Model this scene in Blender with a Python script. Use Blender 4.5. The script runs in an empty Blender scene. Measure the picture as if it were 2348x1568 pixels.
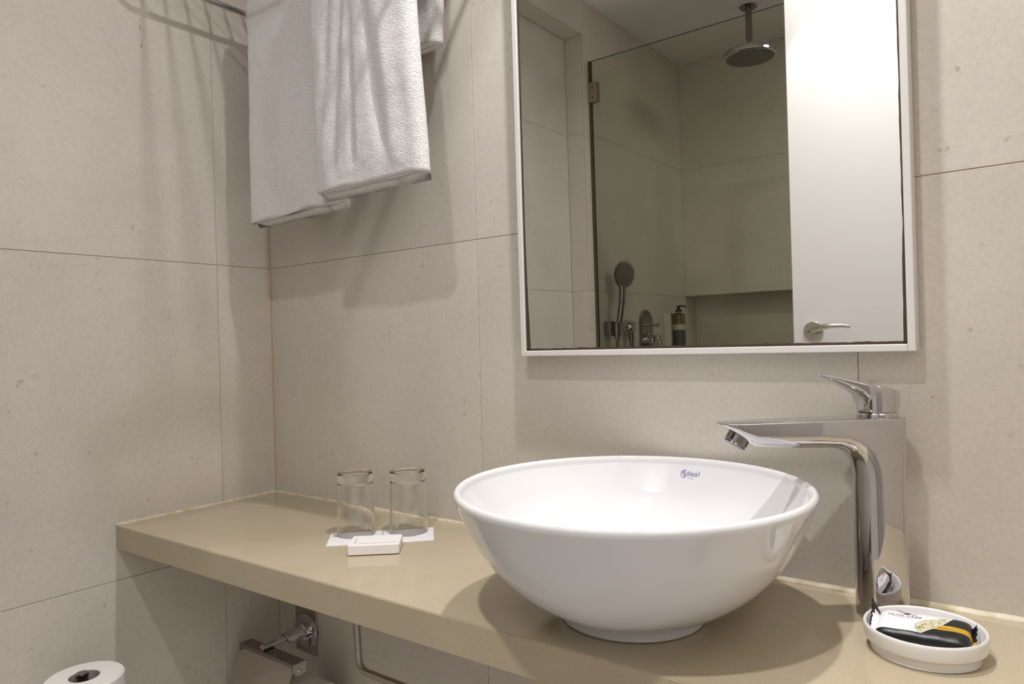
import bpy, bmesh, math, random
from mathutils import Vector, Matrix, noise
random.seed(7)
PI = math.pi
SC = bpy.context.scene
COL = SC.collection
# heights below are measured from the washbasin countertop; at the end everything is raised by Z0 so the floor is z = 0
Z0 = 0.78

# ------------------------------------------------------------------ camera, world, lamps, exposure
cam = bpy.data.cameras.new('camera'); cam_ob = bpy.data.objects.new('camera', cam); COL.objects.link(cam_ob)
YAW, PITCH, ROLL, FPX = math.radians(37.1594), math.radians(0.0477), math.radians(-1.5821), 1632.11
cam.sensor_width = 36.0; cam.lens = 36.0 * FPX / 2348.0; cam.clip_start = 0.02
fw = Vector((-math.sin(YAW) * math.cos(PITCH), math.cos(YAW) * math.cos(PITCH), math.sin(PITCH)))
rt = Vector((math.cos(YAW), math.sin(YAW), 0)); up = rt.cross(fw)
r2 = math.cos(ROLL) * rt + math.sin(ROLL) * up; u2 = -math.sin(ROLL) * rt + math.cos(ROLL) * up
cam_ob.matrix_world = Matrix(((r2.x, u2.x, -fw.x, 1.3902), (r2.y, u2.y, -fw.y, -0.9458), (r2.z, u2.z, -fw.z, 0.3188), (0, 0, 0, 1)))
SC.camera = cam_ob

world = bpy.data.worlds.new('room_air'); SC.world = world; world.use_nodes = True
world.node_tree.nodes['Background'].inputs[0].default_value = (0.02, 0.019, 0.018, 1)
world.node_tree.nodes['Background'].inputs[1].default_value = 1.0
LAMPS = [(1.035, -0.28, 5.4, 17.0), (1.07, -1.00, 5.6, 27.0), (1.10, -1.90, 2.7, 0.0)]     # x, y, watts of the wide glow, watts of the beam of the recessed ceiling lamps; the last is an added shower fill
BEAM = (math.radians(69), 0.16)      # full angle and soft edge of the beam
LAMP_COLOUR = (1.0, 0.985, 0.98)
LAMP_RADIUS = 0.026
vs = SC.view_settings
vs.view_transform = 'Standard'; vs.look = 'None'; vs.gamma = 1.0; vs.use_curve_mapping = False
vs.exposure = 0.07
PASSAGE_FILL = 13.0      # watts of the added fill light beyond the doorway
CEIL = 1.6

# ------------------------------------------------------------------ helpers
def lin(c):
    return tuple((v / 12.92 if v <= 0.04045 else ((v + 0.055) / 1.055) ** 2.4) for v in [x / 255.0 for x in c]) + (1.0,)

def new_mat(name):
    m = bpy.data.materials.new(name); m.use_nodes = True
    nt = m.node_tree
    return m, nt, nt.nodes['Principled BSDF']

def plain(name, rgb, rough=0.5, metal=0.0, spec=0.5, bump=None, trans=0.0, ior=1.5, sheen=0.0):
    m, nt, b = new_mat(name)
    b.inputs['Base Color'].default_value = lin(rgb); b.inputs['Roughness'].default_value = rough
    b.inputs['Metallic'].default_value = metal; b.inputs['Specular IOR Level'].default_value = spec
    b.inputs['Transmission Weight'].default_value = trans; b.inputs['IOR'].default_value = ior
    b.inputs['Sheen Weight'].default_value = sheen
    tc = nt.nodes.new('ShaderNodeTexCoord')
    n = nt.nodes.new('ShaderNodeTexNoise'); n.inputs['Scale'].default_value = bump[0] if bump else 40
    nt.links.new(tc.outputs['Object'], n.inputs['Vector'])
    if bump:
        bp = nt.nodes.new('ShaderNodeBump'); bp.inputs['Strength'].default_value = bump[1]; bp.inputs['Distance'].default_value = bump[2]
        nt.links.new(n.outputs['Fac'], bp.inputs['Height']); nt.links.new(bp.outputs['Normal'], b.inputs['Normal'])
    return m

def ramp(nt, fac, stops):
    r = nt.nodes.new('ShaderNodeValToRGB')
    el = r.color_ramp.elements
    while len(el) < len(stops): el.new(0.5)
    for e, (p, c) in zip(el, stops): e.position = p; e.color = c
    nt.links.new(fac, r.inputs['Fac']); return r

def math_node(nt, op, a, b=None, c=None):
    n = nt.nodes.new('ShaderNodeMath'); n.operation = op
    for i, v in enumerate((a, b, c)):
        if v is None: continue
        if isinstance(v, (int, float)): n.inputs[i].default_value = v
        else: nt.links.new(v, n.inputs[i])
    return n.outputs[0]

def mixc(nt, fac, a, b, mode='MIX'):
    n = nt.nodes.new('ShaderNodeMix'); n.data_type = 'RGBA'; n.blend_type = mode
    if isinstance(fac, (int, float)): n.inputs[0].default_value = fac
    else: nt.links.new(fac, n.inputs[0])
    for sock, v in ((n.inputs[6], a), (n.inputs[7], b)):
        if isinstance(v, tuple): sock.default_value = v
        else: nt.links.new(v, sock)
    return n.outputs[2]

def finish(bm, name, mat, parent=None, angle=40, smooth=True):
    bmesh.ops.recalc_face_normals(bm, faces=bm.faces)
    me = bpy.data.meshes.new(name); bm.to_mesh(me); bm.free()
    for mm in (mat if isinstance(mat, (list, tuple)) else [mat]): me.materials.append(mm)
    if smooth:
        me.polygons.foreach_set('use_smooth', [True] * len(me.polygons))
        me.set_sharp_from_angle(angle=math.radians(angle))
    o = bpy.data.objects.new(name, me); COL.objects.link(o)
    if parent: o.parent = parent
    return o

def tag(o, label=None, cat=None, group=None, kind=None):
    if label: o['label'] = label
    if cat: o['category'] = cat
    if group: o['group'] = group
    if kind: o['kind'] = kind
    return o

def thing(name, loc, label, cat, group=None, rz=0.0):
    o = bpy.data.objects.new(name, None); COL.objects.link(o)
    o.empty_display_size = 0.03; o.location = loc; o.rotation_euler = (0, 0, rz)
    return tag(o, label, cat, group)

def box(bm, x0, x1, y0, y1, z0, z1, bev=0.0, seg=2, M=None):
    t = bmesh.new()
    bmesh.ops.create_cube(t, size=1.0)
    bmesh.ops.transform(t, matrix=Matrix.Translation(((x0 + x1) / 2, (y0 + y1) / 2, (z0 + z1) / 2)) @ Matrix.Diagonal((x1 - x0, y1 - y0, z1 - z0, 1)), verts=t.verts)
    if bev: bmesh.ops.bevel(t, geom=t.edges, offset=bev, segments=seg, affect='EDGES', profile=0.5)
    if M: bmesh.ops.transform(t, matrix=M, verts=t.verts)
    me = bpy.data.meshes.new('tmp'); t.to_mesh(me); t.free(); bm.from_mesh(me); bpy.data.meshes.remove(me)

def rings(bm, secs, close=True, cap0=True, cap1=True):
    vr = [[bm.verts.new(p) for p in s] for s in secs]
    n = len(vr[0])
    for a, b in zip(vr[:-1], vr[1:]):
        for i in range(n if close else n - 1):
            j = (i + 1) % n
            bm.faces.new((a[i], a[j], b[j], b[i]))
    if cap0: bm.faces.new(list(reversed(vr[0])))
    if cap1: bm.faces.new(vr[-1])
    return vr

def lathe(bm, prof, seg=64, M=None, close_start=True, close_end=True):
    """prof: list of (r, z); revolved about local z, optionally moved by M"""
    M = M or Matrix.Identity(4)
    rows = []
    for r, z in prof:
        if r < 1e-7: rows.append([bm.verts.new(M @ Vector((0, 0, z)))])
        else: rows.append([bm.verts.new(M @ Vector((r * math.cos(2 * PI * k / seg), r * math.sin(2 * PI * k / seg), z))) for k in range(seg)])
    for a, b in zip(rows[:-1], rows[1:]):
        for k in range(seg):
            j = (k + 1) % seg
            if len(a) == 1 and len(b) == 1: continue
            if len(a) == 1: bm.faces.new((a[0], b[j], b[k]))
            elif len(b) == 1: bm.faces.new((a[k], a[j], b[0]))
            else: bm.faces.new((a[k], a[j], b[j], b[k]))
    if close_start and len(rows[0]) > 1: bm.faces.new(list(reversed(rows[0])))
    if close_end and len(rows[-1]) > 1: bm.faces.new(rows[-1])

def frame_z(p, d):
    """matrix whose local z runs along d, origin at p"""
    q = Vector(d).to_track_quat('Z', 'Y'); return Matrix.Translation(p) @ q.to_matrix().to_4x4()

def tube(bm, pts, r, seg=14):
    pts = [Vector(p) for p in pts]
    rad = r if isinstance(r, (list, tuple)) else [r] * len(pts)
    secs = []; prev = None
    for i, p in enumerate(pts):
        t = (pts[min(i + 1, len(pts) - 1)] - pts[max(i - 1, 0)]).normalized()
        if prev is None:
            a = Vector((0, 0, 1)) if abs(t.z) < 0.9 else Vector((1, 0, 0)); n = t.cross(a).normalized()
        else: n = (prev - t * prev.dot(t)).normalized()
        prev = n; b = t.cross(n)
        secs.append([p + rad[i] * (math.cos(2 * PI * k / seg) * n + math.sin(2 * PI * k / seg) * b) for k in range(seg)])
    rings(bm, secs)

def fillet(pts, rad, n=7):
    """rounded polyline"""
    pts = [Vector(p) for p in pts]; out = [pts[0]]
    for a, b, c in zip(pts[:-2], pts[1:-1], pts[2:]):
        u, v = (a - b), (c - b); lu, lv = u.length, v.length; u.normalize(); v.normalize()
        ang = u.angle(v); d = min(rad / math.tan(ang / 2), lu * 0.49, lv * 0.49); rr = d * math.tan(ang / 2)
        cen = b + (u + v).normalized() * (rr / math.sin(ang / 2))
        p0, p1 = b + u * d, b + v * d
        for k in range(n + 1):
            w = (p0 - cen).lerp(p1 - cen, k / n); out.append(cen + w.normalized() * rr)
    out.append(pts[-1]); return out

def interp(x, tab):
    if x <= tab[0][0]: return tab[0][1]
    for (a, va), (b, vb) in zip(tab[:-1], tab[1:]):
        if x <= b: return va + (vb - va) * (x - a) / (b - a)
    return tab[-1][1]

def text_bm(s, size, spacing=1.0, width=1.0):
    """letters as flat faces, centred on the origin in the xy plane"""
    cu = bpy.data.curves.new('t', 'FONT'); cu.body = s; cu.size = size; cu.align_x = 'CENTER'; cu.align_y = 'CENTER'
    cu.space_character = spacing; cu.resolution_u = 3
    ob = bpy.data.objects.new('t', cu); COL.objects.link(ob)
    bpy.context.view_layer.update()
    me = bpy.data.meshes.new_from_object(ob.evaluated_get(bpy.context.evaluated_depsgraph_get()))
    bpy.data.objects.remove(ob); bpy.data.curves.remove(cu)
    bm = bmesh.new(); bm.from_mesh(me); bpy.data.meshes.remove(me)
    for v in bm.verts: v.co.x *= width
    return bm

def ribbon(bm, pts, wid):
    """flat brush stroke in the xy plane, width varying along it"""
    pts = [Vector((p[0], p[1], 0)) for p in pts]; n = len(pts); L = []; R = []
    for i, p in enumerate(pts):
        t = (pts[min(i + 1, n - 1)] - pts[max(i - 1, 0)]).normalized(); nn = Vector((-t.y, t.x, 0)); w = wid(i / (n - 1)) / 2
        L.append(bm.verts.new(p + nn * w)); R.append(bm.verts.new(p - nn * w))
    for i in range(n - 1): bm.faces.new((L[i], L[i + 1], R[i + 1], R[i]))

# ------------------------------------------------------------------ materials
def tile_material(name, base, dark, light):
    m, nt, b = new_mat(name)
    tc = nt.nodes.new('ShaderNodeTexCoord'); oi = nt.nodes.new('ShaderNodeObjectInfo')
    off = nt.nodes.new('ShaderNodeVectorMath'); off.operation = 'MULTIPLY_ADD'
    cmb = nt.nodes.new('ShaderNodeCombineXYZ')
    for i in range(3): nt.links.new(oi.outputs['Random'], cmb.inputs[i])
    nt.links.new(cmb.outputs[0], off.inputs[0]); off.inputs[1].default_value = (13, 29, 7); nt.links.new(tc.outputs['Object'], off.inputs[2])
    def nz(scale, detail, rough=0.6, typ='ShaderNodeTexNoise'):
        n = nt.nodes.new(typ); n.inputs['Scale'].default_value = scale
        if typ == 'ShaderNodeTexNoise': n.inputs['Detail'].default_value = detail; n.inputs['Roughness'].default_value = rough
        nt.links.new(off.outputs[0], n.inputs['Vector']); return n
    cloud = nz(5.0, 5); grain = nz(170, 4, 0.7); fleck = nz(85, 3, 0.55); big = nz(30, 4, 0.6)
    c = ramp(nt, cloud.outputs['Fac'], [(0.3, lin(base)), (0.72, lin(light))]).outputs['Color']
    g = ramp(nt, grain.outputs['Fac'], [(0.3, (0.90, 0.89, 0.88, 1)), (0.7, (1.05, 1.05, 1.05, 1))]).outputs['Color']
    c = mixc(nt, 0.75, c, g, 'MULTIPLY')
    f1 = ramp(nt, fleck.outputs['Fac'], [(0.61, (0, 0, 0, 1)), (0.71, (1, 1, 1, 1))]).outputs['Color']
    f2 = ramp(nt, big.outputs['Fac'], [(0.5, (0, 0, 0, 1)), (0.7, (1, 1, 1, 1))]).outputs['Color']
    fl = math_node(nt, 'MULTIPLY', math_node(nt, 'MULTIPLY', f1, f2), 0.75)
    c = mixc(nt, fl, c, lin(dark))
    hs = nt.nodes.new('ShaderNodeHueSaturation'); nt.links.new(c, hs.inputs['Color'])
    nt.links.new(math_node(nt, 'MULTIPLY_ADD', oi.outputs['Random'], 0.035, 0.98), hs.inputs['Value'])
    nt.links.new(hs.outputs['Color'], b.inputs['Base Color'])
    b.inputs['Roughness'].default_value = 0.55; b.inputs['Specular IOR Level'].default_value = 0.35
    bp = nt.nodes.new('ShaderNodeBump'); bp.inputs['Strength'].default_value = 0.12; bp.inputs['Distance'].default_value = 0.0006
    nt.links.new(grain.outputs['Fac'], bp.inputs['Height']); nt.links.new(bp.outputs['Normal'], b.inputs['Normal'])
    return m

M_TILE = tile_material('limestone_tile', (211, 204, 193), (146, 133, 116), (221, 214, 204))
M_GROUT = plain('beige_grout', (182, 168, 144), 0.9, spec=0.1, bump=(300, 0.3, 0.0008))
M_PAINT = plain('white_ceiling_paint', (243, 241, 239), 0.8, spec=0.2, bump=(120, 0.1, 0.0005))
M_DOOR = plain('white_door_lacquer', (233, 231, 231), 0.32, bump=(60, 0.02, 0.0003))
M_FLOOR = tile_material('floor_tile', (230, 226, 219), (190, 182, 172), (236, 232, 226))
M_CERAMIC = plain('white_glazed_ceramic', (227, 226, 227), 0.05, spec=0.55)
M_CERAMIC2 = plain('white_dish_glaze', (236, 233, 231), 0.09, spec=0.5)
M_CHROME = plain('polished_chrome', (205, 203, 205), 0.035, metal=1.0)
M_CHROME_DK = plain('smoky_chrome', (150, 146, 143), 0.06, metal=1.0)
M_STEEL = plain('brushed_steel', (178, 170, 162), 0.34, metal=1.0, bump=(400, 0.05, 0.0003))
M_NICKEL = plain('satin_nickel', (198, 191, 182), 0.22, metal=1.0)
M_FRAME = plain('white_frame_lacquer', (232, 228, 224), 0.35)
M_BLACK = plain('black_plastic', (22, 20, 20), 0.3)
M_DARK = plain('dark_recess', (30, 26, 22), 0.6)
M_PAPER = plain('white_card', (238, 235, 236), 0.65, bump=(500, 0.1, 0.0003))
M_BOX = plain('white_carton', (240, 236, 234), 0.55, bump=(700, 0.15, 0.0002))
M_TISSUE = plain('toilet_tissue', (238, 232, 228), 0.95, spec=0.1, bump=(220, 0.4, 0.001), sheen=0.2)
M_INK = plain('grey_brown_ink', (172, 158, 152), 0.7)
M_INKDK = plain('dark_brown_ink', (84, 70, 66), 0.6)
M_INKBLUE = plain('blue_grey_glaze_print', (140, 142, 190), 0.25)
M_TEAL = plain('pale_teal_ink', (150, 185, 178), 0.7)
M_BACKING = plain('mirror_backing_edge', (74, 56, 40), 0.6, bump=(150, 0.3, 0.001))

def quartz():
    m, nt, b = new_mat('tan_quartz')
    tc = nt.nodes.new('ShaderNodeTexCoord')
    def nz(scale, detail, rough=0.6):
        n = nt.nodes.new('ShaderNodeTexNoise'); n.inputs['Scale'].default_value = scale; n.inputs['Detail'].default_value = detail
        n.inputs['Roughness'].default_value = rough; nt.links.new(tc.outputs['Object'], n.inputs['Vector']); return n.outputs['Fac']
    c = ramp(nt, nz(6, 4), [(0.3, lin((186, 172, 146))), (0.7, lin((194, 181, 156)))]).outputs['Color']
    c = mixc(nt, 0.6, c, ramp(nt, nz(420, 3, 0.75), [(0.3, (0.86, 0.84, 0.82, 1)), (0.72, (1.10, 1.10, 1.10, 1))]).outputs['Color'], 'MULTIPLY')
    f = ramp(nt, nz(240, 2), [(0.69, (0, 0, 0, 1)), (0.75, (1, 1, 1, 1))]).outputs['Color']
    c = mixc(nt, math_node(nt, 'MULTIPLY', f, 0.45), c, lin((120, 92, 60)))
    nt.links.new(c, b.inputs['Base Color'])
    nt.links.new(math_node(nt, 'MULTIPLY_ADD', nz(3, 3), 0.05, 0.045), b.inputs['Roughness'])
    b.inputs['Specular IOR Level'].default_value = 0.5
    return m
M_QUARTZ = quartz()

def sealant():
    m, nt, b = new_mat('aged_sealant')
    tc = nt.nodes.new('ShaderNodeTexCoord'); n = nt.nodes.new('ShaderNodeTexNoise'); n.inputs['Scale'].default_value = 60; n.inputs['Detail'].default_value = 5
    nt.links.new(tc.outputs['Object'], n.inputs['Vector'])
    nt.links.new(ramp(nt, n.outputs['Fac'], [(0.34, lin((204, 188, 148))), (0.6, lin((230, 222, 202)))]).outputs['Color'], b.inputs['Base Color'])
    b.inputs['Roughness'].default_value = 0.5
    return m
M_SEAL = sealant()

def terry():
    m, nt, b = new_mat('white_terry_cotton')
    tc = nt.nodes.new('ShaderNodeTexCoord')
    v = nt.nodes.new('ShaderNodeTexVoronoi'); v.inputs['Scale'].default_value = 480; nt.links.new(tc.outputs['Object'], v.inputs['Vector'])
    n = nt.nodes.new('ShaderNodeTexNoise'); n.inputs['Scale'].default_value = 250; n.inputs['Detail'].default_value = 5; n.inputs['Roughness'].default_value = 0.7
    nt.links.new(tc.outputs['Object'], n.inputs['Vector'])
    h = math_node(nt, 'ADD', math_node(nt, 'MULTIPLY', v.outputs['Distance'], -0.5), n.outputs['Fac'])
    nt.links.new(ramp(nt, n.outputs['Fac'], [(0.32, lin((234, 230, 228))), (0.62, lin((252, 250, 250)))]).outputs['Color'], b.inputs['Base Color'])
    b.inputs['Roughness'].default_value = 0.95; b.inputs['Specular IOR Level'].default_value = 0.1; b.inputs['Sheen Weight'].default_value = 0.35
    bp = nt.nodes.new('ShaderNodeBump'); bp.inputs['Strength'].default_value = 0.85; bp.inputs['Distance'].default_value = 0.0032
    nt.links.new(h, bp.inputs['Height']); nt.links.new(bp.outputs['Normal'], b.inputs['Normal'])
    return m
M_TERRY = terry()

def mirror_mat():
    """silvered glass that has gone blind in a ragged brown fringe along its edges"""
    m, nt, b = new_mat('silvered_glass')
    b.inputs['Base Color'].default_value = (0.90, 0.90, 0.87, 1); b.inputs['Metallic'].default_value = 1.0; b.inputs['Roughness'].default_value = 0.0
    return m
M_MIRROR = mirror_mat()

def pane_mat(name, tint, refl):
    m, nt, b = new_mat(name)
    nt.nodes.remove(b); out = nt.nodes['Material Output']
    tr = nt.nodes.new('ShaderNodeBsdfTransparent'); tr.inputs[0].default_value = tint
    gl = nt.nodes.new('ShaderNodeBsdfGlossy'); gl.inputs['Roughness'].default_value = 0.0
    fr = nt.nodes.new('ShaderNodeFresnel'); fr.inputs['IOR'].default_value = refl
    mx = nt.nodes.new('ShaderNodeMixShader')
    nt.links.new(fr.outputs[0], mx.inputs[0]); nt.links.new(tr.outputs[0], mx.inputs[1]); nt.links.new(gl.outputs[0], mx.inputs[2])
    nt.links.new(mx.outputs[0], out.inputs[0]); return m
M_PANE = pane_mat('greenish_shower_glass', (0.93, 0.945, 0.89, 1), 1.35)
M_PANEEDGE = plain('glass_cut_edge', (70, 74, 58), 0.2)

def tumbler_glass():
    m, nt, b = new_mat('clear_tumbler_glass')
    b.inputs['Base Color'].default_value = (0.98, 0.985, 0.98, 1); b.inputs['Roughness'].default_value = 0.0
    b.inputs['Transmission Weight'].default_value = 1.0; b.inputs['IOR'].default_value = 1.47
    return m
M_GLASS = tumbler_glass()

# ------------------------------------------------------------------ room shell
RX = 1.66            # right wall
SHY = -2.32          # shower end wall
def wall_tile(parent, x0, x1, y0, y1, z0, z1, g=0.0005):
    """one stone slab; the two long directions are shrunk by the joint"""
    bm = bmesh.new(); dims = [x1 - x0, y1 - y0, z1 - z0]; thin = dims.index(min(dims))
    gg = [g, g, g]; gg[thin] = 0
    box(bm, x0 + gg[0], x1 - gg[0], y0 + gg[1], y1 - gg[1], z0 + gg[2], z1 - gg[2], 0.0005, 1)
    return finish(bm, 'tile', M_TILE, parent, smooth=False)

ROWS = [(-0.78, -0.702), (-0.702, -0.102), (-0.102, 0.4985), (0.4985, 1.099), (1.099, 1.6)]
bm = bmesh.new(); box(bm, -0.1, RX + 0.1, 0.0014, 0.1, -0.78, CEIL)
wall_back = tag(finish(bm, 'wall_back', M_GROUT, smooth=False), 'beige limestone tiled wall behind the washbasin and mirror', kind='structure')
for z0, z1 in ROWS:
    for x0, x1 in ((0.0, 0.602), (0.602, 1.2015), (1.2015, RX)):
        wall_tile(wall_back, x0, x1, 0.0, 0.0095, z0, z1)

RY0, RY1, RZ, RD = -0.7276, -1.445, 1.470, -0.083      # recess in the left wall
bm = bmesh.new()
box(bm, -0.2, -0.0014, RY0 + 0.0014, 0.1, -0.78, CEIL)
box(bm, -0.2, -0.0014, -2.60, RY1 - 0.0014, -0.78, CEIL)
box(bm, -0.2, -0.0014, RY1 - 0.0014, RY0 + 0.0014, RZ + 0.0014, CEIL)
box(bm, -0.2, RD - 0.0014, RY1 - 0.0014, RY0 + 0.0014, -0.78, RZ + 0.0014)
wall_left = tag(finish(bm, 'wall_left', M_GROUT, smooth=False), 'beige limestone tiled wall on the left with a shallow recess', kind='structure')
for z0, z1 in ROWS:
    for y0, y1 in ((-0.1276, 0.0), (RY0, -0.1276)):
        wall_tile(wall_left, -0.0095, 0.0, y0, y1, z0, z1)
    for y0, y1 in ((-1.50, RY1), (-1.93, -1.50), (-2.46, -1.93)):
        wall_tile(wall_left, -0.0095, 0.0, y0, y1, z0, z1)
    zt = min(z1, RZ)
    for y0, y1 in ((-1.087, RY0), (RY1, -1.087)):
        wall_tile(wall_left, RD - 0.0095, RD, y0, y1, z0, zt)
    wall_tile(wall_left, RD, -0.0100, RY1 - 0.009, RY1, z0, zt)
    wall_tile(wall_left, RD, -0.0100, RY0, RY0 + 0.009, z0, zt)
for y0, y1 in ((-1.087, RY0), (RY1, -1.087)):
    wall_tile(wall_left, -0.0095, 0.0, y0, y1, RZ, CEIL)
    wall_tile(wall_left, RD, -0.0100, y0, y1, RZ, RZ + 0.009)

# shower end wall with a long ledge niche below an overhanging upper face
bm = bmesh.new()
box(bm, -0.1, RX + 0.1, SHY - 0.30, SHY - 0.0014, 0.5024, CEIL)
box(bm, -0.1, RX + 0.1, SHY - 0.30, SHY - 0.1214, -0.78, 0.5024)
wall_front = tag(finish(bm, 'wall_front', M_GROUT, smooth=False), 'dim tiled shower end wall with a ledge niche, seen in the mirror', kind='structure')
for x0, x1 in ((0.0, 0.83), (0.83, RX)):
    wall_tile(wall_front, x0, x1, SHY - 0.0095, SHY, 0.501, 1.099)
    wall_tile(wall_front, x0, x1, SHY - 0.0095, SHY, 1.099, CEIL)
    wall_tile(wall_front, x0, x1, SHY - 0.129, SHY - 0.0005, 0.501, 0.510)
    wall_tile(wall_front, x0, x1, SHY - 0.1295, SHY - 0.12, -0.102, 0.501)
    wall_tile(wall_front, x0, x1, SHY - 0.1295, SHY - 0.12, -0.78, -0.102)

# right wall with an open doorway to a dark passage
DY0, DY1, DZ = -0.40, -1.25, 1.30
bm = bmesh.new()
box(bm, RX + 0.0014, RX + 0.11, DY0, 0.1, -0.78, CEIL)
box(bm, RX + 0.0014, RX + 0.11, -2.60, DY1, -0.78, CEIL)
box(bm, RX + 0.0014, RX + 0.11, DY1, DY0, DZ, CEIL)
wall_right = tag(finish(bm, 'wall_right', M_GROUT, smooth=False), 'beige tiled wall on the right with an open doorway', kind='structure')
for z0, z1 in ROWS:
    wall_tile(wall_right, RX, RX + 0.0095, DY0, 0.0, z0, z1)
    for y0, y1 in ((-1.85, DY1), (-2.44, -1.85)): wall_tile(wall_right, RX, RX + 0.0095, y0, y1, z0, z1)
wall_tile(wall_right, RX, RX + 0.0095, DY1, DY0, DZ, CEIL)
bm = bmesh.new()
box(bm, RX + 1.5, RX + 1.6, -2.60, 0.2, -0.78, CEIL); box(bm, RX + 0.11, RX + 1.5, 0.1, 0.2, -0.78, CEIL); box(bm, RX + 0.11, RX + 1.5, -2.60, -2.50, -0.78, CEIL)
tag(finish(bm, 'wall_passage', M_PAINT, smooth=False), 'plain white painted walls of the passage beyond the doorway', kind='structure')

bm = bmesh.new(); box(bm, -0.2, RX + 1.6, -2.62, 0.2, -0.88, -0.78)
tag(finish(bm, 'floor', M_FLOOR, smooth=False), 'stone floor of the bathroom', kind='structure')
bm = bmesh.new(); box(bm, -0.2, RX + 1.6, -2.62, 0.2, CEIL, CEIL + 0.1)
tag(finish(bm, 'ceiling', M_PAINT, smooth=False), 'plain white ceiling, seen in the mirror', kind='structure')

# grout line in the corner between the two walls
bm = bmesh.new()
secs = []
for k in range(61):
    z = -0.775 + k * 0.0395; w = 0.0022 + 0.0008 * noise.noise((0, 3.1, z * 9))
    secs.append([(0.0001, -w, z), (w, -0.0001, z), (w * 0.35, -w * 0.35, z)])
rings(bm, secs)
tag(finish(bm, 'trim_1', plain('yellowed_grout', (190, 172, 128), 0.7, bump=(120, 0.3, 0.0008))), 'yellowed grout line in the corner between the two tiled walls', kind='structure')

# ------------------------------------------------------------------ countertop and its sealant
top = thing('countertop', (0, 0, 0), 'tan speckled quartz countertop fixed between the walls under the mirror', 'countertop')
bm = bmesh.new()
pl = [(0.0015, -0.0015), (RX - 0.0015, -0.0015), (RX - 0.0015, -0.322), (0.0015, -0.3425)]
lo = [bm.verts.new((x, y, -0.0435)) for x, y in pl]; hi = [bm.verts.new((x, y, 0)) for x, y in pl]
bm.faces.new(hi); bm.faces.new(list(reversed(lo)))
for i in range(4): bm.faces.new((lo[i], lo[(i + 1) % 4], hi[(i + 1) % 4], hi[i]))
bmesh.ops.bevel(bm, geom=[e for e in bm.edges if abs(e.verts[0].co.z - e.verts[1].co.z) < 1e-6 and e.verts[0].co.y < -0.3 and e.verts[1].co.y < -0.3], offset=0.0012, segments=3, affect='EDGES')
finish(bm, 'slab', M_QUARTZ, top, angle=30)
def bead(a, b, axis, n=260):
    """ragged bead of sealant in the joint from a to b, at the foot of the wall"""
    bm = bmesh.new(); secs = []
    for k in range(n + 1):
        t = a + (b - a) * k / n
        rough = interp(t, [(0.0, 0.05), (0.35, 0.15), (0.6, 0.8), (1.66, 1.0)]) if axis == 'x' else 0.08
        w = 0.0035 + 0.0012 * rough * noise.noise((t * 23, 1.7, 0)) + 0.0016 * rough * noise.noise((t * 110, 5.2, 0)) + 0.0012 * rough
        h = 0.0040 + 0.0010 * noise.noise((t * 30, 8.0, 0)) + 0.0018 * rough
        prof = [(0.0002, -0.0003), (0.0002, h), (w * 0.35, h * 0.62), (w * 0.8, h * 0.42 + 0.0006 * rough * noise.noise((t * 160, 2, 0))), (w, 0.0004), (w, -0.0003)]
        secs.append([(t, -q, z) if axis == 'x' else (q, t, z) for q, z in prof])
    rings(bm, secs); return finish(bm, 'sealant_bead', M_SEAL, top, angle=60)
bead(0.002, RX - 0.003, 'x', 420)
bead(-0.004, -0.3425, 'y', 90)

# ------------------------------------------------------------------ washbasin
BX, BY = 0.9955, -0.2085
basin = thing('washbasin', (BX, BY, 0), 'round white ceramic vessel basin standing on the tan countertop', 'basin')
basin.scale = (1.027, 1.027, 0.967)
def smooth_prof(pts, n=6):
    out = []
    for i in range(len(pts) - 1):
        p0 = pts[max(i - 1, 0)]; p1 = pts[i]; p2 = pts[i + 1]; p3 = pts[min(i + 2, len(pts) - 1)]
        for k in range(n):
            t = k / n
            out.append(tuple(0.5 * ((2 * p1[j]) + (-p0[j] + p2[j]) * t + (2 * p0[j] - 5 * p1[j] + 4 * p2[j] - p3[j]) * t * t + (-p0[j] + 3 * p1[j] - 3 * p2[j] + p3[j]) * t ** 3) for j in (0, 1)))
    out.append(pts[-1]); return out
outer = smooth_prof([(0.083, 0.0150), (0.103, 0.0225), (0.130, 0.041), (0.155, 0.066), (0.1755, 0.097), (0.190, 0.129), (0.1975, 0.1475)], 6)
INNER = [(0.022, 0.020), (0.060, 0.024), (0.100, 0.038), (0.135, 0.063), (0.164, 0.098), (0.180, 0.128), (0.1888, 0.1480)]
lip = [(0.1935 + 0.0047 * math.cos(a), 0.1510 + 0.0062 * math.sin(a)) for a in [PI * k / 10 for k in range(0, 11)]]
prof = [(0.075, 0.0), (0.0795, 0.0015), (0.0803, 0.010), (0.0812, 0.0135)] + outer + lip + list(reversed(smooth_prof(INNER, 6))) + [(0.021, 0.012)]
bm = bmesh.new(); lathe(bm, prof, 128)
finish(bm, 'bowl', M_CERAMIC, basin, angle=50)
bm = bmesh.new(); lathe(bm, [(0.0, 0.0235), (0.018, 0.0235), (0.0205, 0.0225), (0.021, 0.0205), (0.0205, 0.0125), (0.0, 0.0125)], 40)
finish(bm, 'drain_cap', M_CHROME, basin)
def on_bowl(bm, phi0, z0):
    tab = [(z, r) for r, z in INNER]
    for v in bm.verts:
        z = z0 + v.co.y; r = interp(z, tab) - 0.0006; a = phi0 - v.co.x / r
        v.co = (r * math.cos(a), r * math.sin(a), z)
logo = bmesh.new()
bm = text_bm('Ideal', 0.0096, 1.02, 1.22)
for v in bm.verts: v.co.x += 0.0082 + 0.16 * v.co.y; v.co.y += 0.0012
me = bpy.data.meshes.new('t'); bm.to_mesh(me); bm.free(); logo.from_mesh(me); bpy.data.meshes.remove(me)
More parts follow.
